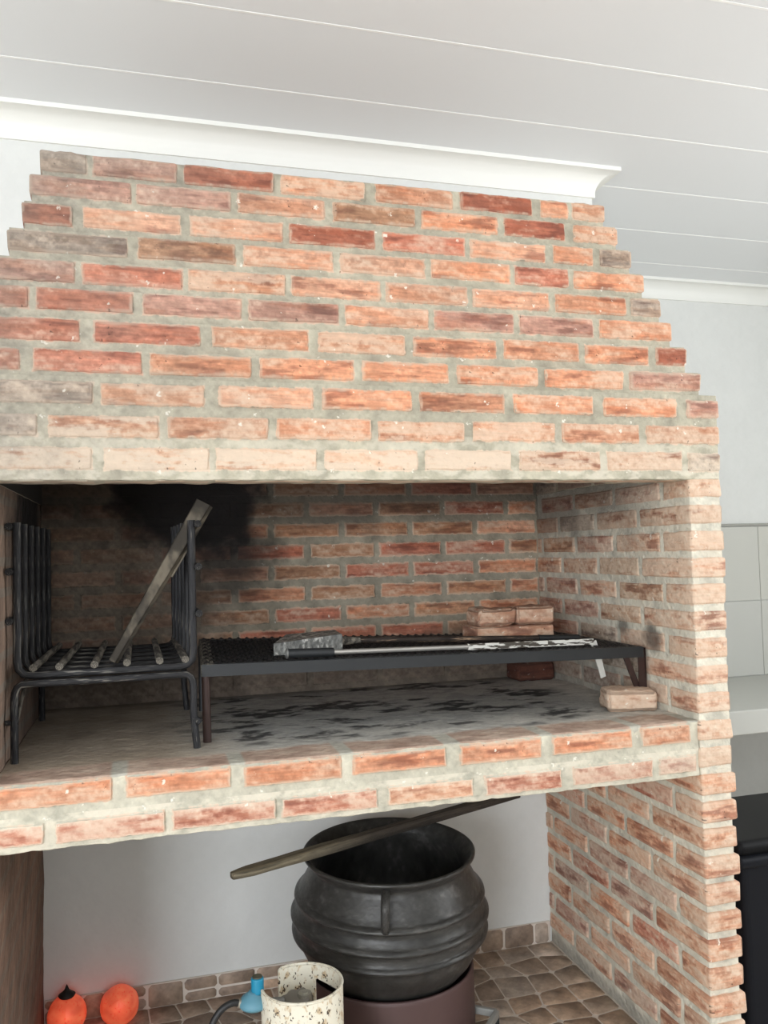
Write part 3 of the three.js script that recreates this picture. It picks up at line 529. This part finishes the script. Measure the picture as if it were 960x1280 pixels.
// ---------- things in the niche ----------
// cast-iron pot
{
  const t = thing('cast_iron_pot', 'big black three-ribbed cast iron cauldron standing on a maroon drum in the niche', 'pot', [-0.70, 0.185, -0.452]);
  const prof = [[0.0, 0.0], [0.1, 0.005], [0.158, 0.022], [0.203, 0.05], [0.228, 0.08], [0.244, 0.112], [0.2495, 0.13], [0.2505, 0.143], [0.26, 0.146], [0.27, 0.152], [0.271, 0.158], [0.2645, 0.164], [0.2595, 0.167], [0.2595, 0.18], [0.258, 0.1895], [0.2665, 0.1925], [0.2735, 0.198], [0.2735, 0.204], [0.2655, 0.210], [0.258, 0.214], [0.254, 0.229], [0.250, 0.240], [0.2565, 0.2435], [0.2635, 0.249], [0.262, 0.255], [0.254, 0.261], [0.2485, 0.265], [0.242, 0.278], [0.233, 0.295], [0.223, 0.314], [0.2165, 0.327], [0.219, 0.335], [0.232, 0.348], [0.2375, 0.354], [0.238, 0.36], [0.232, 0.363], [0.226, 0.358], [0.212, 0.34], [0.206, 0.325], [0.214, 0.3], [0.23, 0.265], [0.24, 0.22], [0.238, 0.18], [0.225, 0.13], [0.19, 0.09], [0.14, 0.06], [0, 0.05]];
  const g = new THREE.LatheGeometry(prof.map(p => new THREE.Vector2(...p)), 96);
  const s = paint(0, 0, 1, 1, 700, (u, v, o) => { const a = nz(tileA, u * 3, v * 3), b = nz(tileB, u * 11, v * 9), k = 0.7 + 0.35 * a + 0.3 * b, w = sstep(0.62, 0.85, a * 0.45 + b * 0.55) * 0.22; o[0] = lerp(58 * k, 128, w); o[1] = lerp(57 * k, 126, w); o[2] = lerp(55 * k, 122, w); o[3] = b * 0.7 + a * 0.3; });
  for (const q of [s.map, s.bump]) q.wrapS = q.wrapT = THREE.RepeatWrapping;
  const mat = new THREE.MeshStandardMaterial({ map: s.map, bumpMap: s.bump, bumpScale: 0.0009, roughness: 0.4, metalness: 0.3 });
  const body = new THREE.Mesh(g, mat); body.name = numbered('pot_body'); t.add(body);
  const ear = a => { const r = k => [Math.sin(a) * k, Math.cos(a) * k]; const P = (k, y) => { const q = r(k); return V(q[0], y, q[1]); }; const m = new THREE.Mesh(tube([P(0.214, 0.338), P(0.245, 0.336), P(0.268, 0.32), P(0.272, 0.298), P(0.268, 0.272), P(0.256, 0.258)], 0.0115, 28, 10), mat); m.name = numbered('pot_ear'); t.add(m); };
  ear(-0.32); ear(-0.32 + Math.PI);
  t.rotation.set(0.045, 0, 0.0);
}
{
  const t = thing('steel_drum_stand', 'low maroon painted steel drum ring carrying the black pot', 'drum stand', [-0.70, 0, -0.452]);
  const mat = std(new THREE.Color().setRGB(0.085, 0.048, 0.045), 0.55, 0.1);
  const g = new THREE.LatheGeometry([[0.222, 0.005], [0.222, 0.232], [0.226, 0.238], [0.230, 0.234], [0.231, 0.225], [0.231, 0.03], [0.234, 0.026], [0.234, 0.005], [0.222, 0.005]].map(p => new THREE.Vector2(...p)), 72);
  put('drum_wall', g.translate(-0.70, 0, -0.452), mat, t);
}
{
  const t = thing('burner_frame', 'grey cast metal burner frame corner on the tiles beside the maroon drum', 'burner', [-0.47, 0.003, -0.40]);
  const y = 0.098, A = V(-0.528, y, -0.33), B = V(-0.452, y, -0.39), C = V(-0.43, y, -0.335), E = V(-0.50, y, -0.27);
  const gm = std(new THREE.Color().setRGB(0.33, 0.33, 0.31), 0.6, 0.3);
  put('top_frame', join([bar(V(-0.56, y, -0.45), V(-0.43, y, -0.345), 0.014, 0.02, V(0, 1, 0), 0.003), bar(V(-0.43, y, -0.345), V(-0.56, y, -0.20), 0.014, 0.02, V(0, 1, 0), 0.003)]), gm, t);
  put('leg', join([bar(V(-0.435, 0.003, -0.345), V(-0.435, y, -0.345), 0.016, 0.016, V(1, 0, 0)), bar(V(-0.43, 0.04, -0.345), V(-0.56, 0.04, -0.20), 0.01, 0.03)]), darkSteel, t);
}
// wooden paddle resting across the pot's rim
{
  const a = V(-1.139, 0.556, -0.352), b = V(-0.19, 0.5735, -0.70), t = thing('wooden_paddle', 'long weathered wooden stirring paddle lying across the open rim of the black pot', 'paddle', [(a.x + b.x) / 2, 0.55, (a.z + b.z) / 2]);
  const s = paint(0, 0, 1, 0.2, 900, (u, v, o) => { const g = nz(tileA, u * 0.6, v * 14), c = nz(tileB, u * 5, v * 8), k = 0.6 + 0.5 * g + 0.2 * c, wet = sstep(0.18, 0.5, u); o[0] = lerp(126, 66, wet) * k; o[1] = lerp(116, 58, wet) * k; o[2] = lerp(96, 50, wet) * k; o[3] = g; });
  const d = b.clone().sub(a), L = d.length(), n = 40, pos = [], idx = [], uv = []; d.normalize();
  const sd = V(-d.z, 0, d.x).normalize(), up = new THREE.Vector3().crossVectors(sd, d).normalize(); if (up.y < 0) up.negate();
  for (let i = 0; i <= n; i++) { const f = i / n, e = Math.min(1, f * 14 + 0.45), w = lerp(0.026, 0.017, sstep(0.05, 0.45, f)) * e, h = lerp(0.0085, 0.0135, sstep(0.05, 0.3, f));
    for (let k = 0; k < 12; k++) { const an = k / 12 * Math.PI * 2, cx = Math.sign(Math.cos(an)) * Math.pow(Math.abs(Math.cos(an)), 0.5) * w * (1 + 0.05 * perlin.noise(i * 0.7, k, 3)), cy = Math.sign(Math.sin(an)) * Math.pow(Math.abs(Math.sin(an)), 0.5) * h * (1 + 0.08 * perlin.noise(i * 0.6, k, 9)); const q = a.clone().addScaledVector(d, f * L).addScaledVector(sd, cx).addScaledVector(up, cy); pos.push(q.x, q.y, q.z); uv.push(f, k / 12); } }
  for (let i = 0; i < n; i++) for (let k = 0; k < 12; k++) { const p = i * 12 + k, q = i * 12 + (k + 1) % 12; idx.push(p, p + 12, q, q, p + 12, q + 12); }
  for (const [i, s2] of [[0, 1], [n, -1]]) for (let k = 1; k < 11; k++) s2 > 0 ? idx.push(i * 12, i * 12 + k, i * 12 + k + 1) : idx.push(i * 12, i * 12 + k + 1, i * 12 + k);
  const g = new THREE.BufferGeometry(); g.setAttribute('position', new THREE.Float32BufferAttribute(pos, 3)); g.setAttribute('uv', new THREE.Float32BufferAttribute(uv, 2)); g.setIndex(idx); g.computeVertexNormals();
  put('paddle_shaft', g, new THREE.MeshStandardMaterial({ map: s.map, bumpMap: s.bump, bumpScale: 0.001, roughness: 0.85, side: THREE.DoubleSide }), t);
}
// gas cylinder
{
  const cx = -1.0085, cz = -0.10, t = thing('gas_cylinder', 'chipped white gas cylinder with rusty collar, in front of the black pot', 'gas cylinder', [cx, 0, cz]);
  const s = paint(0, 0, 1, 1, 800, (u, v, o) => { const a = nz(tileA, u * 3, v * 3), b = nz(tileB, u * 7, v * 7), chip = sstep(0.74, 0.8, b * 0.75 + a * 0.28), rust = sstep(0.5, 0.75, a * 0.75 + b * 0.2) * 0.6; let r = 226, g = 220, bl = 202; r = lerp(r, 178, rust); g = lerp(g, 146, rust); bl = lerp(bl, 104, rust); o[0] = lerp(r, 62, chip); o[1] = lerp(g, 50, chip); o[2] = lerp(bl, 40, chip); o[3] = 0.7 - chip * 0.5 + (b - 0.5) * 0.2; });
  for (const q of [s.map, s.bump]) q.wrapS = q.wrapT = THREE.RepeatWrapping;
  const mat = new THREE.MeshStandardMaterial({ map: s.map, bumpMap: s.bump, bumpScale: 0.0012, roughness: 0.55, side: THREE.DoubleSide });
  put('cylinder_body', new THREE.LatheGeometry([[0, 0.285], [0.04, 0.283], [0.085, 0.272], [0.115, 0.252], [0.128, 0.228], [0.131, 0.2], [0.131, 0.07], [0.122, 0.04], [0.1, 0.03], [0.1, 0.0], [0.094, 0.0]].map(p => new THREE.Vector2(...p)), 64).translate(cx, 0, cz), mat, t);
  // collar: a bent sheet, flat pattern with cut-outs, open on the left
  const R = 0.0935, sh = new THREE.Shape(), y0 = 0.255, y1 = 0.39, aA = -1.6, aB = 3.62;   // angle measured from the front (+z) towards +x
  const A = aA * R, Bx = aB * R; sh.moveTo(A, y0); sh.lineTo(Bx, y0); sh.lineTo(Bx, y1 - 0.008); sh.quadraticCurveTo(Bx, y1, Bx - 0.008, y1); sh.lineTo(A + 0.008, y1); sh.quadraticCurveTo(A, y1, A, y1 - 0.008); sh.lineTo(A, y0);
  const hole = (a, w, b, c) => { const h = new THREE.Path(), u = a * R; h.moveTo(u - w, b); h.lineTo(u - w, c); h.quadraticCurveTo(u - w + 0.002, c + 0.012, u - w + 0.010, c + 0.006); h.quadraticCurveTo(u, c - 0.006, u + w - 0.010, c + 0.006); h.quadraticCurveTo(u + w - 0.002, c + 0.012, u + w, c); h.lineTo(u + w, b); h.lineTo(u - w, b); sh.holes.push(h); };
  hole(-0.25, 0.042, 0.262, 0.318); hole(2.05, 0.052, 0.285, 0.348);
  const eg = new THREE.ExtrudeGeometry(sh, { depth: 0.004, bevelEnabled: false, curveSegments: 6 });
  // cut into narrow triangles so that it can be bent
  let tri = []; { const q = eg.toNonIndexed().attributes.position; for (let i = 0; i < q.count; i += 3) tri.push([0, 1, 2].map(k => V(q.getX(i + k), q.getY(i + k), q.getZ(i + k)))); }
  for (let pass = 0; pass < 9; pass++) { const nx = []; let done = true; for (const T of tri) { let best = 0, bi = 0; for (let k = 0; k < 3; k++) { const l = Math.abs(T[k].x - T[(k + 1) % 3].x); if (l > best) { best = l; bi = k; } } if (best < 0.009) { nx.push(T); continue; } done = false; const p = T[bi], q = T[(bi + 1) % 3], r = T[(bi + 2) % 3], m = p.clone().add(q).multiplyScalar(0.5); nx.push([p, m, r], [m, q, r]); } tri = nx; if (done) break; }
  const pos = [], uv = []; for (const T of tri) for (const p of T) { const a = p.x / R, k = R - 0.004 + p.z; pos.push(cx + Math.sin(a) * k, p.y, cz + Math.cos(a) * k); uv.push(p.x * 3.4, p.y * 2.6); }
  let cg = new THREE.BufferGeometry(); cg.setAttribute('position', new THREE.Float32BufferAttribute(pos, 3)); cg.setAttribute('uv', new THREE.Float32BufferAttribute(uv, 2)); cg = toCreasedNormals(cg, 0.7);
  const roll = new THREE.TorusGeometry(R - 0.002, 0.0042, 8, 70, aB - aA - 0.15); roll.rotateX(Math.PI / 2); roll.rotateY(Math.PI / 2 + aB - 0.075); 
  put('collar', cg, mat, t);
  { const pts = []; for (let i = 0; i <= 60; i++) { const a = lerp(aA + 0.08, aB - 0.08, i / 60); pts.push(V(cx + Math.sin(a) * (R - 0.002), y1 - 0.001, cz + Math.cos(a) * (R - 0.002))); } put('collar_rim', tube(pts, 0.0036, 90, 8), mat, t); }
  const brass = std(new THREE.Color().setRGB(0.22, 0.19, 0.15), 0.5, 0.6);
  const knob = []; for (let i = 0; i < 48; i++) { const a = i / 48 * Math.PI * 2, r = 0.034 + 0.0035 * Math.cos(a * 8); knob.push(new THREE.Vector2(Math.cos(a) * r, Math.sin(a) * r)); }
  const kg = new THREE.ExtrudeGeometry(new THREE.Shape(knob), { depth: 0.022, bevelEnabled: true, bevelSize: 0.004, bevelThickness: 0.005, bevelSegments: 3 }); kg.rotateX(-Math.PI / 2); kg.rotateZ(0.25); kg.translate(cx - 0.012, 0.33, cz - 0.005);
  const v = put('valve', rod(V(cx, 0.28, cz), V(cx, 0.35, cz), 0.018), brass, t);
  put('hand_wheel', kg, std(new THREE.Color().setRGB(0.22, 0.2, 0.17), 0.75), v);
  put('valve_nut', join([rod(V(cx + 0.006, 0.35, cz + 0.0), V(cx + 0.006, 0.367, cz), 0.016, 0.015, 18), rod(V(cx + 0.006, 0.36, cz), V(cx + 0.006, 0.37, cz), 0.008, 0.008, 6)]), std(new THREE.Color().setRGB(0.42, 0.4, 0.34), 0.4, 0.6), v);
}
{
  const x = -1.108, y = 0.352, z = -0.115, t = thing('gas_regulator', 'light blue gas regulator with cap and black hose, screwed to the white cylinder', 'regulator', [x, y, z]);
  const blue = std(new THREE.Color().setRGB(0.11, 0.27, 0.35), 0.5), blue2 = std(new THREE.Color().setRGB(0.012, 0.22, 0.36), 0.4);
  put('regulator_body', new THREE.LatheGeometry([[0, -0.004], [0.03, -0.004], [0.034, 0.002], [0.034, 0.009], [0.027, 0.018], [0.014, 0.026], [0.012, 0.03], [0, 0.03]].map(p => new THREE.Vector2(...p)), 36).translate(x - 0.008, y, z), blue, t);
  const cap = put('cap', new THREE.LatheGeometry([[0, 0.024], [0.0135, 0.024], [0.0145, 0.028], [0.0145, 0.056], [0.0125, 0.059], [0, 0.059]].map(p => new THREE.Vector2(...p)), 28).translate(x, y, z), blue2, t);
  put('cap_top', rod(V(x, y + 0.058, z), V(x, y + 0.0615, z), 0.0115, 0.011, 24), std(0x4b4a3c, 0.6), cap);
  put('outlet', rod(V(x - 0.038, y + 0.006, z), V(x + 0.06, y + 0.0, z + 0.005), 0.008), greySteel, t);
  put('hose', tube([V(x - 0.036, y + 0.006, z), V(x - 0.058, y + 0.012, z + 0.002), V(x - 0.085, y + 0.0, z + 0.005), V(x - 0.108, y - 0.035, z + 0.01), V(x - 0.125, y - 0.1, z + 0.02), V(x - 0.12, y - 0.2, z + 0.05), V(x - 0.09, y - 0.30, z + 0.1), V(x - 0.02, 0.013, z + 0.22)], 0.0075, 60, 10), std(0x1b1b1d, 0.5), t);
  put('hose_clip', rod(V(x - 0.044, y + 0.0085, z), V(x - 0.036, y + 0.006, z), 0.0095), std(0xb8b4a8, 0.35, 0.7), t);
}
// two glowing round globes on the floor at the back
function globe(name, label, x, z, r, turn) {
  const t = thing(name, label, 'globe', [x, 0.003, z], 'orange globes on the niche floor');
  const prof = []; for (let i = 0; i <= 22; i++) { const a = i / 22 * Math.PI; prof.push(new THREE.Vector2(Math.max(0, Math.sin(a) * r * (1 + 0.03 * Math.sin(a * 2))), -Math.cos(a) * r * 0.96)); }
  const g = new THREE.LatheGeometry(prof, 48), p = g.attributes.position;
  for (let i = 0; i < p.count; i++) { const X = p.getX(i), Y = p.getY(i), Z = p.getZ(i), a = Math.atan2(Z, X), k = 1 - 0.022 * Math.abs(Math.cos(a * 3)) ; p.setXYZ(i, X * k, Y - 0.1 * r * (Y < 0 ? Math.exp(-(X * X + Z * Z) / (r * r * 0.08)) * -1 : 0), Z * k); }
  g.computeVertexNormals();
  if (turn) g.rotateX(turn); g.translate(x, 0.003 + r * 0.965, z);
  const s = paint(0, 0, 1, 1, 256, (u, v, o) => { const a = nz(tileA, u * 1, v * 1), b = nz(tileB, u * 5, v * 3), d = sstep(0.78, 0.9, b) * 0.7; const k = 0.86 + 0.3 * a; o[0] = lerp(250, 200, d) * k; o[1] = lerp(140, 84, d) * k; o[2] = lerp(104, 60, d) * k; o[3] = b; });
  const shell = put('shell', g, new THREE.MeshStandardMaterial({ map: s.map, roughness: 0.4, emissive: 0xff9880, emissiveMap: s.map, emissiveIntensity: 0.5 }), t);
  const l = new THREE.PointLight(0xff7048, 0.0022); l.position.set(0, r + 0.02, r + 0.03); l.castShadow = true; t.add(l);
  return t;
}
const ga = globe('orange_globe', 'orange globe with dark pointed cap, beside the left brick pier', -1.575, -0.81, 0.055, 0);
put('cap', new THREE.LatheGeometry([[0, 0.03], [0.003, 0.024], [0.007, 0.014], [0.016, 0.006], [0.024, 0.0], [0.02, -0.006], [0, -0.008]].map(p => new THREE.Vector2(...p)), 24).translate(-1.575, 0.11, -0.81), std(0x14110f, 0.7), ga);
globe('orange_globe', 'smooth orange globe without a cap, lying nearer the gas hose', -1.43, -0.81, 0.0555, 0.9);

// ---------- beyond the fireplace ----------
{
  const t = thing('concrete_bench', 'pale concrete counter slab along the far tiled wall', 'counter', [1.5, 0.56, -1.56]);
  put('slab_top', box(0.32, 2.6, 0.558, 0.66, -1.945, -1.18, 0.006), std(new THREE.Color().setRGB(0.5, 0.5, 0.46), 0.7), t);
}
{
  const t = thing('rubbish_bin', 'black plastic rubbish bin with lid behind the right brick pier', 'bin', [0.52, 0, -0.30]);
  const plastic = (r, g, b, q) => new THREE.MeshPhysicalMaterial({ color: new THREE.Color().setRGB(r, g, b), roughness: q, specularIntensity: 0.3 }), bm = plastic(0.005, 0.006, 0.009, 0.5), lm = plastic(0.003, 0.003, 0.0035, 0.5);
  const taper = (g, y0, y1, k) => { const p = g.attributes.position; for (let i = 0; i < p.count; i++) { const f = lerp(k, 1, (p.getY(i) - y0) / (y1 - y0)); p.setX(i, 0.52 + (p.getX(i) - 0.52) * f); p.setZ(i, -0.30 + (p.getZ(i) + 0.30) * f); } g.computeVertexNormals(); return g; };
  put('bin_body', taper(new RoundedBoxGeometry(0.62, 0.5, 0.34, 3, 0.02).translate(0.52, 0.25, -0.30), 0, 0.5, 0.96), bm, t);
  put('bin_rim', new RoundedBoxGeometry(0.65, 0.03, 0.37, 3, 0.012).translate(0.52, 0.497, -0.30), bm, t);
  const lid = new RoundedBoxGeometry(0.63, 0.05, 0.35, 4, 0.022).translate(0.52, 0.522, -0.31), p = lid.attributes.position;
  for (let i = 0; i < p.count; i++) if (p.getY(i) > 0.522) p.setY(i, p.getY(i) + 0.012 * sstep(-0.2, -0.48, p.getZ(i)));
  lid.computeVertexNormals();
  const L = put('bin_lid', lid, lm, t);
  put('lid_handle', new RoundedBoxGeometry(0.14, 0.018, 0.03, 2, 0.006).translate(0.55, 0.555, -0.18), lm, L);
}

renderer.render(scene, camera);
